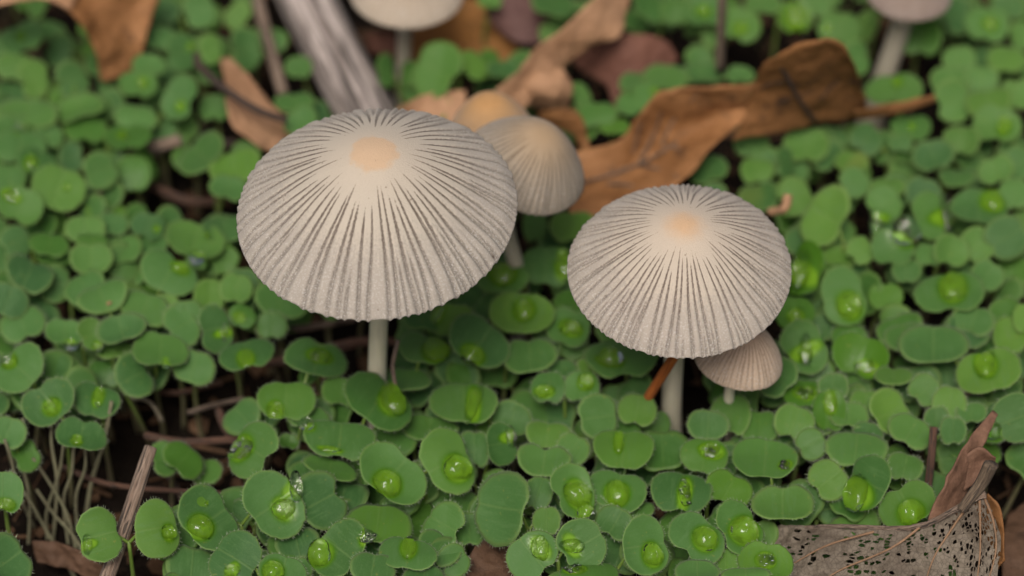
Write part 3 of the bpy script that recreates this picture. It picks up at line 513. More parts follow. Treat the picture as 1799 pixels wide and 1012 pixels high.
# ------------------------------------------------------------------ seedlings: every leaf as seen (px, py, half length, half width, angle, tip notch, layer, wet)
LEAVES = """
87 707 50 39 -35 -.22 0 0;170 702 42 32 18 .2 .4 .1;143 764 46 30 12 -.3 .2 .15;14 760 33 29 20 .3 .5 0;45 800 30 26 60 .3 1.2 .5;4 867 38 40 0 .2 0 0;10 988 52 40 55 .2 0 0
174 941 49 41 75 .22 0 0;277 928 53 41 82 -.15 0 0;366 915 64 47 55 .18 0 .05;480 888 65 50 55 .16 0 0;564 880 54 45 62 -.2 .5 .1;443 790 54 39 -58 .2 .1 0;503 704 52 37 2 .25 .2 .25;540 733 41 27 22 .2 .5 .1;507 776 18 14 10 .2 1.2 .5
597 772 64 37 6 .3 .1 .1;580 823 50 19 18 .2 .6 .3;413 981 52 45 -58 .2 0 .05;510 960 42 30 20 .2 1 .2;597 965 58 42 -52 .2 .2 .05;497 1003 44 30 15 .2 -.1 0;288 806 32 26 70 .3 1.8 .2;322 808 40 28 40 .3 1.7 .5;362 828 28 25 0 .2 2.5 .3
35 648 50 36 -50 -.2 .1 0;103 650 40 31 20 .2 1 .3;30 706 24 20 0 .2 1.6 .2;114 586 35 24 5 .25 .4 .1;160 588 29 24 70 .2 .4 .1;214 580 45 26 -15 .3 .1 0;202 613 36 17 0 .2 1 .1;282 618 50 32 6 .28 .4 .15;340 645 39 32 18 .15 .9 .15;237 660 42 33 62 -.3 .8 .1;185 655 32 28 0 .2 1.7 .4
433 622 50 27 -14 .2 .4 .15;318 573 40 31 60 .2 .6 .1;180 521 47 28 -22 .1 0 0;150 507 38 30 -30 .2 .6 .1;160 455 39 30 0 .12 .3 0;298 478 54 37 30 -.3 .2 0;51 480 45 32 26 -.32 .2 0;13 528 40 33 20 .2 .1 0;40 568 42 33 -20 .2 .7 .1;95 500 34 32 80 .2 .8 .1;86 430 36 22 10 .2 .4 .45
95 456 32 13 5 .2 .9 .5;28 425 31 29 60 .2 .5 0;150 403 36 27 0 .2 .5 0;162 422 29 15 5 .2 .3 .35;200 395 27 21 10 .2 .6 0;259 397 31 26 20 .2 .5 0;215 440 37 26 -10 .2 .8 .1;265 430 31 21 0 .2 .8 .1;342 425 54 33 15 .18 .5 0;395 402 42 24 -5 .2 .6 0;345 460 19 17 0 .2 .5 .5
390 452 30 29 50 .2 1 .4;415 507 30 29 10 .2 .5 .05;368 520 29 31 0 .2 .8 .2;255 540 47 31 20 .22 .4 0;293 537 24 21 0 .2 .7 .1;326 558 34 34 0 .15 .5 .1;232 482 27 21 0 .2 1.3 .2;378 577 44 30 78 .2 .3 .05;425 556 25 22 20 .2 .7 .5;495 528 50 36 10 .2 1 .2;478 572 27 26 0 .2 1.1 .3
557 630 57 33 12 -.25 .2 .1;600 690 36 28 10 .2 .8 .25;666 702 66 42 34 .12 -.1 .3;717 667 41 22 -5 -.28 .7 .1;745 612 45 29 10 .25 .4 .05;842 605 58 41 35 .2 .3 0;797 568 41 34 10 .2 .7 .1;748 556 44 30 10 .3 .7 .3;917 555 59 38 5 .1 .4 .05;998 576 39 36 20 .2 .6 .2;931 625 49 33 -5 -.25 .4 .1
882 491 48 28 0 .2 .7 .1;960 468 46 38 5 .25 .7 .15;1006 400 41 33 0 .2 1.1 .15;940 395 22 36 0 .2 1.5 .2;1094 629 67 37 -6 .2 .4 .15;963 680 30 30 0 .25 .3 .25;1022 681 32 30 10 .2 .3 .15;987 650 27 19 0 .2 .7 .1;1032 646 21 15 0 .2 .9 .1;1050 733 41 37 82 .2 .3 .05;1119 722 35 31 10 .2 .5 .1;1095 789 54 37 5 -.15 .4 .25;1152 745 27 24 0 .2 1.5 .15
962 763 39 27 5 .2 .6 .1;1006 790 30 31 30 .2 .6 .1;956 810 48 31 6 -.2 .2 .05;879 780 39 28 82 -.28 .5 .2;815 709 61 37 0 .15 .4 .05;899 736 37 31 20 .2 .7 .1;788 812 62 45 64 .15 0 .1;689 836 67 46 40 .18 0 .15;833 790 29 37 0 .2 .7 .15;755 754 51 25 5 .2 1 .2;700 757 42 28 10 .2 1.1 .2
882 892 68 48 -80 .18 0 .05;945 867 26 33 20 .2 .5 .2;960 915 25 27 0 .2 .3 .05;1005 865 50 38 68 .2 .1 .1;1084 862 53 38 15 .2 .4 .1;1040 893 26 22 0 .2 .6 .1;1022 958 47 44 60 .22 -.1 0;936 975 49 41 -40 .2 0 .1;1131 959 54 42 82 -.15 -.1 0;1080 920 37 30 30 .2 .6 .1;1119 895 31 16 0 .2 .8 .1
1224 945 54 42 40 .2 -.1 0;1197 863 55 39 8 .2 .2 .1;664 920 61 40 6 .2 .2 .35;716 970 52 30 6 -.25 -.1 .05;781 922 43 36 -60 .2 .5 .2;772 962 40 30 30 .2 .6 .15;655 997 41 30 10 .2 -.1 0;745 1012 38 18 5 .2 0 .05;797 985 30 30 60 .2 .7 .2;825 930 27 33 0 .2 1.1 .3;815 890 28 28 0 .2 1.6 .3;1035 1003 52 22 0 .2 .1 .4
1244 748 37 28 5 .15 .4 .05;1284 730 36 40 0 .2 .6 .1;1237 800 43 34 10 .2 .4 .3;1344 810 58 37 4 .2 .2 .2;1335 750 35 33 0 .2 .7 .35;1395 742 36 34 20 .2 .4 .05;1425 780 29 28 60 .25 .4 .25;1504 790 56 36 5 .28 .3 .05;1522 847 52 39 -62 -.2 0 .15;1455 843 38 34 52 .2 .3 .05;1593 887 53 39 -27 -.25 0 .05;1590 820 33 27 12 .2 .5 .1
1375 887 56 34 0 -.22 .3 .05;1297 927 52 38 62 .2 0 .2;1280 860 43 33 28 .2 .5 .5;1345 985 50 34 10 -.22 .1 .35;1225 1006 40 20 0 .2 -.2 0;1310 1010 44 16 0 .2 -.2 0;1275 985 27 26 0 .2 .4 .25;1562 725 44 34 62 .2 .5 .05;1600 757 42 29 30 .28 .4 .05;1492 730 35 25 5 .2 .5 .05;1525 762 28 21 10 .2 .5 .05;1522 712 31 31 0 .2 .9 .1
1668 710 31 35 10 .2 .4 0;1645 736 22 23 0 .2 .5 .1;1707 726 27 20 0 .2 .3 0;1675 757 24 27 0 .2 .2 0;1786 735 44 44 70 .25 .2 0;1744 760 26 19 0 .1 .6 .9;1737 652 59 41 -15 -.25 .2 0;1640 608 63 36 0 .15 .4 .05;1700 580 40 31 20 .2 .5 .05;1413 612 50 40 62 .2 .3 .15;1367 665 40 30 -45 .2 .3 .05
1512 627 51 41 20 .2 .7 .8;1492 592 32 22 0 .2 .9 .5;1590 592 36 26 -10 .2 .6 .15;1570 660 34 17 0 -.2 .4 .1;1625 686 30 28 45 .2 .4 .1;1464 680 27 25 0 .2 .4 0;1457 722 30 40 0 .2 .6 .7;1775 590 32 36 0 .2 1 .3;1710 792 50 30 20 .2 1.6 .4;1415 690 42 26 0 .2 .7 .7
1452 380 59 39 -60 .28 .3 0;1482 521 54 41 76 .1 .3 .05;1568 438 38 34 10 .3 .4 .05;1633 380 44 31 80 .2 .4 .05;1553 360 34 31 60 .2 .5 .1;1512 440 26 25 50 .2 .5 0;1720 365 51 32 5 .15 .4 0;1768 417 40 41 60 .2 .4 0;1717 430 32 31 50 .2 .6 .1;1670 442 33 30 20 .2 .5 .05;1593 476 27 22 0 .2 .5 .1;1633 447 28 22 0 .2 .7 .05
1667 515 63 38 -5 .2 .3 .05;1734 485 30 28 30 .2 .6 .05;1778 478 31 31 0 .2 1.5 .4;1556 521 31 26 0 .2 .9 .5;1415 475 50 31 -70 .2 .6 .85;1398 552 35 31 0 .2 .7 .6;1475 450 30 21 0 .2 1.2 .15;1580 580 42 29 -20 .2 .6 .35;1710 562 38 29 20 .2 .4 .05;1771 562 40 36 60 .2 .8 .5;1799 560 20 30 0 .2 .6 .1
1417 257 41 33 0 .2 1 .05;1380 285 30 16 80 .2 .9 .1;1522 245 31 29 40 .2 .7 .05;1497 285 31 21 5 .2 .7 .05;1502 320 29 27 60 .2 .6 0;1582 252 22 17 0 .2 .7 .05;1600 225 36 25 0 .2 .9 .2;1640 275 38 29 -15 .2 .5 0;1690 247 33 28 5 .2 .6 0;1752 220 44 35 10 .2 .5 0;1750 300 33 26 -20 .2 .6 .05;1682 312 33 17 0 .2 .7 .05
1622 338 33 28 15 .2 .6 0;1560 328 33 18 0 .2 .7 0;1787 287 31 26 80 .2 .6 .05;1782 340 28 30 0 .2 .7 0;1462 245 31 26 0 .2 1.4 .1;1395 345 36 33 70 .2 1 .1;1240 20 38 30 0 .2 .3 .1;1300 42 38 32 20 .2 .4 .15;1341 7 33 20 0 .2 .3 0;1398 30 31 30 0 .2 .3 .5;1432 8 31 26 0 .2 .3 0;1475 50 39 32 10 .2 .4 .05;1234 130 42 19 0 .2 .6 0;1301 132 26 16 0 .2 .6 0
1506 102 31 23 80 .2 .5 0;1616 64 40 39 0 .2 .5 .45;1680 27 36 28 75 .2 .5 0;1734 44 40 32 10 .2 .4 0;1791 64 26 19 80 .2 .5 0;1771 13 32 26 0 .2 .5 0;1768 104 35 25 5 .2 .5 0;1684 104 30 26 0 .2 .6 .05;1670 144 37 26 0 .2 .6 0;1570 155 52 28 -3 .2 .5 0;1674 178 40 34 75 .2 .5 0;1724 140 31 27 0 .2 .5 0;1737 181 42 29 -10 .2 .5 0;1784 168 30 29 0 .2 .5 0
37 67 42 28 -20 .2 .4 0;27 117 36 28 10 .2 .4 0;60 140 37 28 80 .2 .5 0;125 140 34 31 70 .2 .5 0;350 20 33 30 70 .2 .4 0;288 20 30 26 0 .2 .5 .05;280 66 30 23 5 .2 .4 0;318 92 35 27 80 .2 .3 0;370 88 27 22 80 .2 .4 .05;262 115 30 21 0 .2 .4 0;243 150 34 25 5 .2 .4 .1;318 172 42 30 -66 .2 .3 0;430 87 41 28 80 .2 .8 0;238 205 39 25 10 .2 .5 0
140 190 46 24 -15 .2 .4 .1;48 200 56 27 5 .2 .4 0;150 228 39 25 5 .2 .7 .4;25 228 42 29 5 .2 .3 0;85 240 27 25 0 .2 .5 .1;225 240 42 23 -5 .2 .6 .4;285 232 28 31 0 .2 1.4 .15;375 190 27 26 0 .2 1.3 .1;355 273 48 27 -45 -.1 .5 .05;415 295 47 34 -20 .2 .4 .2;400 332 34 24 10 .2 .6 .1;527 211 32 23 -30 .2 .3 .1;175 300 34 32 70 .2 .4 0
103 330 49 42 20 .12 .3 0;35 258 47 33 5 .2 .3 0;65 284 37 27 20 .2 .3 .1;15 312 32 26 0 .2 .4 .2;35 362 42 35 20 .2 .3 .2;235 305 31 35 0 .2 1.2 .4;524 118 25 21 0 .2 1.2 .1;517 180 36 19 0 .2 .8 .1;768 124 54 41 -60 .2 .3 .25;832 114 31 23 40 .2 .4 .15;882 124 29 17 0 .2 .5 .05;677 125 31 16 85 .2 .8 .25;970 8 40 24 15 .2 .2 .15;860 3 22 14 0 .2 .3 .1
1144 12 36 25 30 .2 .3 .25;1190 20 30 25 0 .2 .5 .2;1117 146 30 19 0 .2 .6 0;1170 136 42 23 0 .2 .6 0;1020 168 25 19 60 .2 1 .1;1050 200 36 25 0 .2 .5 .2;1120 176 40 25 -25 .2 .5 .05;1080 222 27 15 0 .2 .7 .4;1245 300 36 24 -20 .2 1 .1;1320 255 32 26 10 .2 1.2 .15;1330 300 30 25 0 .2 1.4 .15;520 1000 30 22 0 .2 .6 .1
"""
DROPS = """91 715 16 15;173 696 10 17;135 774 10 10;8 888 18 12;153 957 9 18;297 936 15 12;352 927 22 21;498 894 22 18;519 856 13 26;423 787 24 18 s;484 723 15 17;538 752 15 11;580 790 20 5;408 1003 16 10;562 974 24 22;480 1003 18 17;15 634 14 13;124 610 13 10;172 610 10 10;291 642 7 11
395 585 7 18 s;432 630 15 15;317 470 16 11;275 402 6 6;364 418 5 5;345 460 15 12;509 585 11 14;562 626 22 12 s;690 703 24 24;766 616 22 20;830 624 21 17;770 545 11 24;921 546 18 17;1003 577 20 14;884 484 23 17;990 464 14 28;1072 634 24 12;956 688 17 11;1029 671 14 14;1087 776 9 20;896 768 10 18
832 712 13 30;802 824 25 22;679 852 25 23;1014 870 27 20;1084 868 21 21;1027 905 17 15;1005 959 22 13;949 963 15 24;1144 976 22 16;1239 947 22 20;1203 866 12 28 s;647 945 18 12 s;718 962 14 18;1250 792 22 14 s;1504 867 24 29;1601 902 23 22;1307 933 25 24;1345 985 18 14 s;1732 641 19 22;1415 617 14 30;1525 646 22 13 s
1459 708 12 22;1492 538 25 22;1591 409 28 24;1665 380 15 31;1540 392 12 22;1744 354 20 17;1674 506 23 24;1408 482 20 32;1398 556 15 13;1744 758 18 13;1549 556 18 9 s;1643 565 18 8 s;1764 221 12 17;1236 20 12 10;1300 50 13 12;1398 32 22 25;1454 50 8 8;1739 42 13 12;1576 144 8 8;36 62 7 7;334 82 7 6;250 145 9 8;318 187 9 8;117 329 6 6;30 224 8 8;54 285 11 12;20 345 18 10 s;1150 165 8 8;1415 690 22 12 s;1380 820 12 8 s;1010 1000 20 8 s;1195 165 7 7;1602 222 6 6;215 238 9 7;420 558 12 10;362 885 4 4"""
LAND = [('the largest mushroom stem', 655, 640), ('the grey-tan mushroom', 930, 420), ('the mid-sized mushroom', 1200, 720), ('the pinkish mushroom', 1330, 690), ('the lacy leaf', 1500, 930),
        ('the rolled leaf', 1720, 760), ('the curled leaf', 1400, 230), ('the split twig', 235, 900), ('the bare stalks', 80, 860), ('the dark leaf', 850, 960), ('the reddish root', 350, 770),
        ('the grey stick', 560, 150), ('the russet leaf', 170, 110), ('the broken twig', 230, 270), ('the torn strip', 1000, 90), ('the mauve mushroom', 1600, 90), ('the cream mushroom', 780, 90),
        ('the thin stalk', 1268, 90), ('the reddish leaf', 1110, 150), ('the twig crumb', 1430, 370), ('the pale orange leaf', 430, 280), ('the bent stem', 140, 400), ('the largest cap', 400, 500), ('the orange blade', 1100, 700),
        ('the leaf tip', 1640, 190), ('the upright twig', 1632, 820), ('the rust leaf', 1790, 900), ('the leaf crumb', 192, 533)]
def between(x, y, one=0):
    q = sorted(LAND, key=lambda q: (q[1]-x)**2+(q[2]-y)**2)[:2]
    d = [math.hypot(a[1]-x, a[2]-y) for a in q]
    return f'beside {q[0][0]}' if d[0] < 70 or one else f'between {q[0][0]} and {q[1][0]}'
leaves = []
for s in LEAVES.replace('\n', ';').split(';'):
    v = s.split()
    if len(v) == 8: leaves.append([float(q) for q in v]+[True])
# low, half-hidden leaves in the shade below the traced ones and the carpet going on past the frame
BARE = [(165, 870, 255, 1040), (1130, 600, 1260, 790), (590, 540, 720, 680), (880, 350, 940, 480), (985, 225, 1240, 395), (1120, 130, 1345, 320), (1270, 50, 1660, 245), (200, 650, 420, 900), (-60, 740, 205, 1060), (225, 290, 420, 380), (455, 560, 640, 650), (480, -50, 720, 200), (380, 120, 560, 270), (180, -60, 290, 150), (1640, 820, 1860, 1080), (640, -80, 960, 110), (980, 40, 1200, 190), (800, 930, 910, 1040), (390, 560, 520, 690)]
def bare(x, y): return any(a < x < c and b < y < d for a, b, c, d in BARE)
frnd = random.Random(21)
for gy in range(-520, 1300, 92):
    for gx in range(-420, 2230, 98):
        x, y = gx+frnd.uniform(-45, 45), gy+frnd.uniform(-42, 42)
        inside = -20 < x < 1820 and -25 < y < 1035
        if bare(x, y): continue
        A = frnd.uniform(27, 46)*(.72+.36*max(0, min(1, y/1012)))
        lay = frnd.uniform(1.3, 2.7) if inside else frnd.uniform(.1, 1.2)
        leaves.append([x, y, A, A*frnd.uniform(.62, .85), frnd.uniform(-90, 90), frnd.choice([.2, -.2, .28]), lay, frnd.choice([.1, .2, .3, .5]), False])
for gy in range(-20, 1040, 84):
    for gx in range(-20, 1830, 90):
        x, y = gx+frnd.uniform(-42, 42), gy+frnd.uniform(-40, 40)
        if bare(x, y): continue
        A = frnd.uniform(33, 48)*(.74+.36*max(0, min(1, y/1012)))
        leaves.append([x, y, A, A*frnd.uniform(.65, .88), frnd.uniform(-90, 90), frnd.choice([.2, -.2, .28]), frnd.uniform(.95, 1.6), frnd.choice([.05, .1, .2, .35]), False])
acc = []
tl = [q for q in leaves if q[8]]
for _ in range(9000):
    x, y = frnd.uniform(-20, 1820), frnd.uniform(-20, 1035)
    if bare(x, y) or (x < 470 and 270 < y < 400 and x > 215): continue
    if any(math.hypot(x-a, y-b) < 50*(.74+.36*y/1012) for a, b in acc): continue
    ok = True
    for (lx, ly, lA, lB, la, _n, _l, _w, _t) in tl:
        if abs(lx-x) > 80 or abs(ly-y) > 80: continue
        ca, sa = cos(radians(la)), sin(radians(la)); dx, dy = x-lx, y-ly
        if ((dx*ca+dy*sa)/lA)**2+((-dx*sa+dy*ca)/lB)**2 < .80: ok = False; break
    if not ok: continue
    acc.append((x, y))
    if frnd.random() < .60: continue
    A = frnd.uniform(30, 46)*(.74+.36*y/1012)
    leaves.append([x, y, A, A*frnd.uniform(.66, .9), frnd.uniform(-90, 90), frnd.choice([.24, -.24, .3, -.3]), frnd.uniform(1.1, 2.0), frnd.choice([.0, .05, .1, .2, .45]), False])
drops = []
for s in DROPS.replace('\n', ';').split(';'):
    v = s.split(); drops.append((float(v[0]), float(v[1]), float(v[2]), float(v[3]), len(v) > 4))

UP = Vector((0, 0, 1)); lrnd = random.Random(5)
class Leaf: pass
LV = []
for (x, y, A, B, ang, nt_, lay, wet, traced) in leaves:
    L = Leaf(); L.x, L.y, L.A, L.B, L.ang, L.lay, L.wet, L.traced = x, y, A, B, radians(ang), lay, wet, traced
    L.notch = nt_ if abs(nt_) != .2 or not traced else nt_*1.4*lrnd.uniform(.7, 1.4)
    L.P = at(x, y, 13-3*lay+lrnd.uniform(-.25, .25))
    toc = (CAM-L.P).normalized()
    ca, sa = cos(L.ang), sin(L.ang)
    w = (R*(-sa)-U*ca)                       # image short axis as a direction in space
    if w.dot(UP) < 0: w = -w
    th = math.acos(max(.42, min(.97, (B/A)/.86)))
    L.n = (toc*cos(th)+w*sin(th)+UP*.28+Vector((lrnd.gauss(0, .13), lrnd.gauss(0, .12), 0))).normalized()
    L.c1 = lrnd.uniform(-.10, .26); L.c2 = lrnd.uniform(-.16, .18); L.g = lrnd.uniform(.01, .05); L.skew = lrnd.uniform(-.12, .12); L.n2 = lrnd.uniform(.05, .20); L.ph = lrnd.uniform(0, 6)
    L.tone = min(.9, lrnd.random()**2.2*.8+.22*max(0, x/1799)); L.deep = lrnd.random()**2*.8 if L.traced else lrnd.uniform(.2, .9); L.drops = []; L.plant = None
    LV.append(L)
def leaf_uv(L, x, y):                        # image pixel -> leaf's own axes
    dx, dy = x-L.x, y-L.y; ca, sa = cos(L.ang), sin(L.ang)
    return (dx*ca+dy*sa)/L.A, (-dx*sa+dy*ca)/L.B
def leaf_h(L, u, v):
    k = pxmm(L.P); s = L.A/k
    return s*(L.c1*u*u+L.c2*(v*v-.3*u*u)-L.g*exp(-(u/.12)**2)*(1-v*v*.5)+.018*sin(3*u+L.ph)+.016*sin(4*v+2*u+L.ph*2))
def leaf_pt(L, u, v, off=0.0):
    ca, sa = cos(L.ang), sin(L.ang); px = L.x+u*L.A*ca-v*L.B*sa; py = L.y+u*L.A*sa+v*L.B*ca
    return onplane(px, py, L.P, L.n)+L.n*(leaf_h(L, u, v)+off)
for d in drops:
    best = None
    for L in LV:
        if not L.traced: continue
        u, v = leaf_uv(L, d[0], d[1]); r = u*u+v*v
        if r < 1.25:
            dep = (onplane(d[0], d[1], L.P, L.n)-CAM).length
            if best is None or dep < best[0]: best = (dep, L, u, v)
    if best: best[1].drops.append((best[2], best[3], d))
# pair neighbours into two-leaved seedlings
TR = sorted([L for L in LV], key=lambda L: (not L.traced, L.lay))
for L in TR:
    if L.plant is not None: continue
    cand = [(Q.P-L.P).length for Q in []]
    best = None
    for Q in LV:
        if Q is L or Q.plant is not None or Q.traced != L.traced or abs(Q.lay-L.lay) > .75: continue
        d = (Q.P-L.P).length*pxmm(L.P)/(L.A+Q.A)
        if .55 < d < 1.15:
            sc_ = abs(d-.85)+abs(Q.lay-L.lay)*.5
            if best is None or sc_ < best[0]: best = (sc_, Q)
    L.plant = [L]
    if best: L.plant.append(best[1]); best[1].plant = L.plant

def build_leaf(L, root, attach_dir):
    fine = L.traced; na = 48 if fine else 26; nr = 13 if L.drops else (6 if fine else 4)
    V = []; wet = []; rim = []; Fc = []; tone = []; drop_glow = []; luv_ = []
    def outline(phi):
        c, s = cos(phi), sin(phi); e = .96
        u = math.copysign(abs(c)**e, c); v = math.copysign(abs(s)**e, s)*(1+L.skew*u)
        return u, v
    def shape(u, v, s):
        nt_, n2 = L.notch, L.n2
        f1 = exp(-(u/.30)**2)*s*s
        sgn = 1 if nt_ > 0 else -1
        if v*sgn > 0: v -= sgn*abs(nt_)*f1*min(1, abs(v)*2.2)
        else: v += sgn*n2*f1*min(1, abs(v)*2.2)
        return u, v
    def wet_and_glow(u, v):
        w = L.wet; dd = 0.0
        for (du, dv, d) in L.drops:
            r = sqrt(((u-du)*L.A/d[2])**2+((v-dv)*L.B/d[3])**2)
            w = max(w, min(1, max(0, 1.45-r)/.35)*.95); dd = max(dd, min(1, max(0, 1.12-r)/.3))  # w: wet leaf around the drop; dd: painted glow right under it
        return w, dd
    def add(u, v, s, off, r_):
        V.append(leaf_pt(L, u, v, off)); luv_.append((u, v, L.ph)); w_, d_ = wet_and_glow(u, v); wet.append(w_); drop_glow.append(d_); rim.append(r_); tone.append(L.tone)
    jit = [1+.012*lrnd.gauss(0, 1) for _ in range(na)]
    add(0, 0, 0, 0, 0)
    for k in range(1, nr+1):
        s = (k/nr)**.8
        for i in range(na):
            u, v = outline(2*pi*i/na); u, v = shape(u*s*jit[i], v*s*jit[i], s); add(u, v, s, 0 if k < nr else -.015, 1.0 if k == nr else (.25 if k == nr-1 else 0))
    for i in range(na): Fc.append((0, 1+i, 1+(i+1) % na))
    for k in range(nr-1):
        for i in range(na):
            i2 = (i+1) % na; a, b = 1+k*na, 1+(k+1)*na; Fc.append((a+i, b+i, b+i2, a+i2))
    # under side
    o = len(V); last = 1+(nr-1)*na
    for i in range(na):
        u, v = outline(2*pi*i/na); u, v = shape(u*.97*jit[i], v*.97*jit[i], 1); add(u, v, 1, -.16, .4)
    add(0, 0, 0, -.18, 0)
    for i in range(na):
        i2 = (i+1) % na; Fc.append((last+i2, last+i, o+i, o+i2)); Fc.append((o+i2, o+i, o+na))
    # fringe of short hairs along the margin
    if fine and L.y > 560:
        k = pxmm(L.P); nh = 64
        for j in range(nh):
            ph = 2*pi*(j+lrnd.random())/nh; u, v = outline(ph); u1, v1 = shape(u, v, 1); p = leaf_pt(L, u1, v1, -.03); q = leaf_pt(L, u1*.8, v1*.8, -.03)
            dr = (p-q).normalized(); tn = L.n.cross(dr); hl = (lrnd.uniform(2, 7.5)*(.4+.6*abs(sin(ph*1.5+L.ph))))/k; tip = p+dr*hl+L.n*lrnd.uniform(-.1, .12)+tn*lrnd.uniform(-.08, .08)
            o2 = len(V); hw = .025
            for w_ in (p-tn*hw-dr*.05, p+tn*hw-dr*.05, tip): V.append(w_); wet.append(0); drop_glow.append(0); luv_.append((.5, .5, L.ph)); rim.append(2.0); tone.append(L.tone)
            Fc.append((o2, o2+1, o2+2))
    if root is None: return V, Fc, (wet, rim, tone, drop_glow, [L.deep]*len(V), luv_)
    mesh('leaf', V, Fc, LEAF, root, attrs={'wet': wet, 'rim': rim, 'tone': tone, 'drop': drop_glow, 'deep': [L.deep]*len(V)}, uv=luv_)

plants = []
seen = set()
for L in LV:
    if id(L.plant) in seen: continue
    seen.add(id(L.plant)); plants.append(L.plant)
plants.sort(key=lambda pl: (not pl[0].traced, not (0 < pl[0].x < 1799 and 0 < pl[0].y < 1012), min(L.lay for L in pl)))
MV, MF, MA = [], [], [[], [], [], [], [], []]; SV = []
for pi_, pl in enumerate(plants):
    single_thing = pi_ < 298
    c = sum((L.P for L in pl), Vector())/len(pl)
    bx, by = c.x+lrnd.gauss(0, .8), c.y+lrnd.gauss(0, .6)
    if len(pl) == 1: by += .5
    gz = ground_z(bx, by)
    mx, my = topx(c); nd = sum(len(L.drops) for L in pl); big = sum(L.A for L in pl)/len(pl)*(.8+.35*(1012-my)/1012)
    root = None
    if single_thing:
        size = 'large' if big > 50 else ('small' if big < 32 else 'green'); wetm = max(L.wet for L in pl); tn_ = sum(L.tone for L in pl)/len(pl)
        if pl[0].lay > .95: size = 'shaded'
        elif wetm > .4: size = 'glossy'
        elif tn_ > .5: size = 'yellowish'
        look = f"{size} {'two-leaved' if len(pl) == 2 else 'one-leaved'} seedling" + ('' if nd == 0 else (' with one drop' if nd == 1 else ' with several drops'))
        root = thing('seedling', f"{look} {between(mx, my)}", 'seedling', (bx, by, gz), 'green seedlings carpeting the ground')
    base = Vector((bx, by, gz-.3)); parts = []
    k = pxmm(c)
    if len(pl) == 2:
        att = []
        for L, Q in (pl, pl[::-1]):
            tx, ty = topx(Q.P); u, v = leaf_uv(L, tx, ty); r = max(1e-3, sqrt(u*u+v*v)); s = min(.8, r*.8)/r
            att.append(leaf_pt(L, u*s*.9, v*s*.9, -.16))
        fork = (att[0]+att[1])/2; fork.z = min(att[0].z, att[1].z)-1.0
        for a in att: parts.append(tube_data(catmull([fork-Vector((0, 0, .25)), fork.lerp(a, .5)+Vector((0, 0, -.15)), a], 6), [.17, .17, .16, .15, .14, .13, .11], 6, 0, 0))
    else:
        L = pl[0]; sg = -1 if L.notch > 0 else 1
        fork = leaf_pt(L, 0, sg*.78, -.14)
    mid = base.lerp(fork, .5)+Vector((lrnd.gauss(0, .5), lrnd.gauss(0, .3), 0))
    parts.append(tube_data(catmull([base, mid, fork], 9), [.27-.010*i for i in range(10)], 7, .05, 1))
    V, Fc, uv = join(parts)
    if root is not None:
        mesh('stem', V, Fc, STEM, root)
        for L in pl: build_leaf(L, root, None)
    else:
        SV.append((V, Fc, uv))
        for L in pl:
            v_, f_, a_ = build_leaf(L, None, None); o_ = len(MV); MV += v_; MF += [tuple(q+o_ for q in f) for f in f_]
            for q in range(6): MA[q] += list(a_[q])
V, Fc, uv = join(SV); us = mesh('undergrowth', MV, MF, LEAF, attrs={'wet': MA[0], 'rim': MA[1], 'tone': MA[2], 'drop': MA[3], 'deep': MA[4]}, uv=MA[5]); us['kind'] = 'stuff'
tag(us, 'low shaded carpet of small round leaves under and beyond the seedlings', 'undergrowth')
st_ = mesh('stem', V, Fc, STEM, us); st_['kind'] = 'stuff'

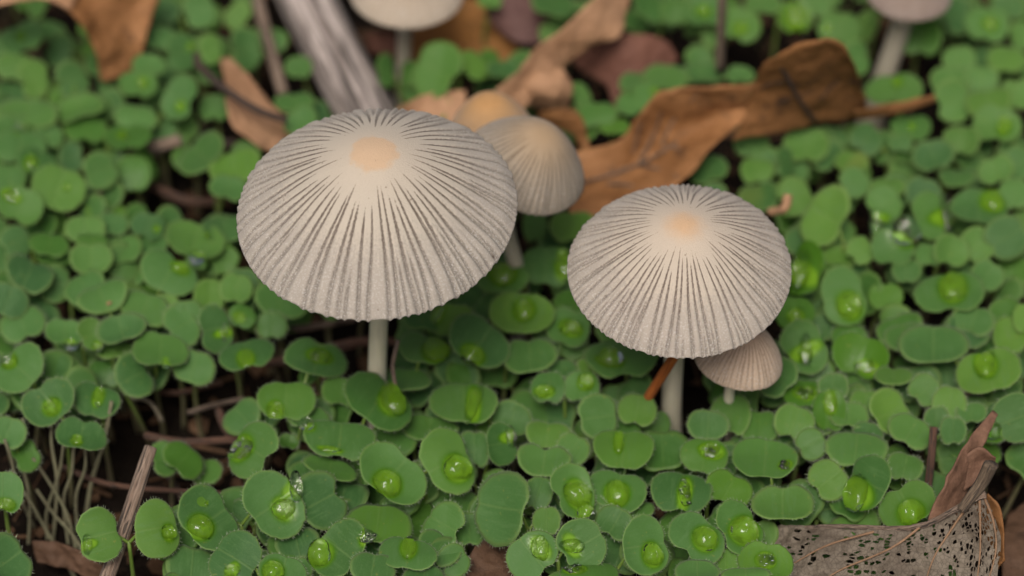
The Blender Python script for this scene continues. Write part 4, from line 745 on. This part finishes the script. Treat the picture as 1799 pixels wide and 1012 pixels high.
# ------------------------------------------------------------------ water drops lying on the leaves
def build_drop(L, u0, v0, d):
    x, y, rx, ry, speck = d; k = pxmm(L.P); P0 = leaf_pt(L, u0, v0, 0)
    e1 = (onplane(x+10, y, L.P, L.n)-onplane(x, y, L.P, L.n)).normalized(); e2 = L.n.cross(e1)
    f = 1/max(.5, abs(L.n.dot((CAM-P0).normalized())))
    parts = []
    def dome(cx, cy, a, b, hgt, seed, na=28, nb=14):
        V, Fc = [], []; c = P0+e1*cx+e2*cy; ir = lrnd.uniform(.04, .12)
        for j in range(nb+1):
            t = pi*j/nb; 
            for i in range(na):
                p = 2*pi*i/na; irr = 1+ir*sin(2*p+seed)+ir*.6*sin(3*p+seed*2)+ .03*sin(5*p+3*t+seed)
                zz = cos(t); zz = zz if zz > 0 else zz*.30
                V.append(c+e1*(a*sin(t)*cos(p)*irr)+e2*(b*sin(t)*sin(p)*irr)+L.n*(hgt*(zz*(1+.05*sin(3*p+seed))+.12)))
        for j in range(nb):
            for i in range(na): Fc.append((j*na+i, (j+1)*na+i, (j+1)*na+(i+1) % na, j*na+(i+1) % na))
        return V, Fc, [(0, 0, 0)]*len(V)
    a, b = rx/k, ry/k*f
    sh = 'clear round water drop' if not speck and .75 < rx/ry < 1.35 else ('drawn-out water drop' if not speck else 'patch of fine water beads')
    sz = 'large ' if max(rx, ry) > 21 and not speck else ('tiny ' if max(rx, ry) < 10 else '')
    if not speck: parts.append(dome(0, 0, a, b, min(a, b)*lrnd.uniform(.55, .92), lrnd.uniform(0, 6)))
    else:
        parts.append(dome(0, 0, a*.9, b*.9, min(a, b)*.22, lrnd.uniform(0, 6)))
        for _ in range(16):
            r = sqrt(lrnd.random())*.9; p = lrnd.uniform(0, 6.28); s = lrnd.uniform(.12, .26)*min(a, b)+.03
            parts.append(dome(a*r*cos(p), b*r*sin(p), s*lrnd.uniform(.8, 1.6), s, s*.9+.04, lrnd.uniform(0, 6), 12, 8))
    V, Fc, uv = join(parts)
    o = mesh('water_drop', V, Fc, WATER, origin=P0)
    tag(o, f"{sz}{sh} on a {'wet' if L.wet > .3 else 'green'} leaf {between(x, y, 1)}", 'water drop', 'water drops on the seedling leaves')
for L in LV:
    for (u, v, d) in L.drops: build_drop(L, u, v, d)
# a crumb of bark on one leaf
L = min((q for q in LV if q.traced), key=lambda q: (q.x-180)**2+(q.y-521)**2)
u, v = leaf_uv(L, 192, 533); p = leaf_pt(L, u, v, .12); pa = catmull([p-R*.22+U*-.12, p, p+R*.2+U*.14], 4)
V, Fc, uv = tube_data(pa, [.08, .16, .19, .15, .06], 6, .3, 2); o = mesh('bark_crumb', V, Fc, TAN, origin=p, uv=uv)
tag(o, 'tiny tan crumb lying on a seedling leaf near the edge of the largest cap', 'crumb')
for o in sc.objects:
    if '_org' in o: del o['_org']
print('TRACED', sum(1 for p in plants if p[0].traced)); print('LEAVES', len(LV), 'PLANTS', len(plants), 'OBJ', len(sc.objects))
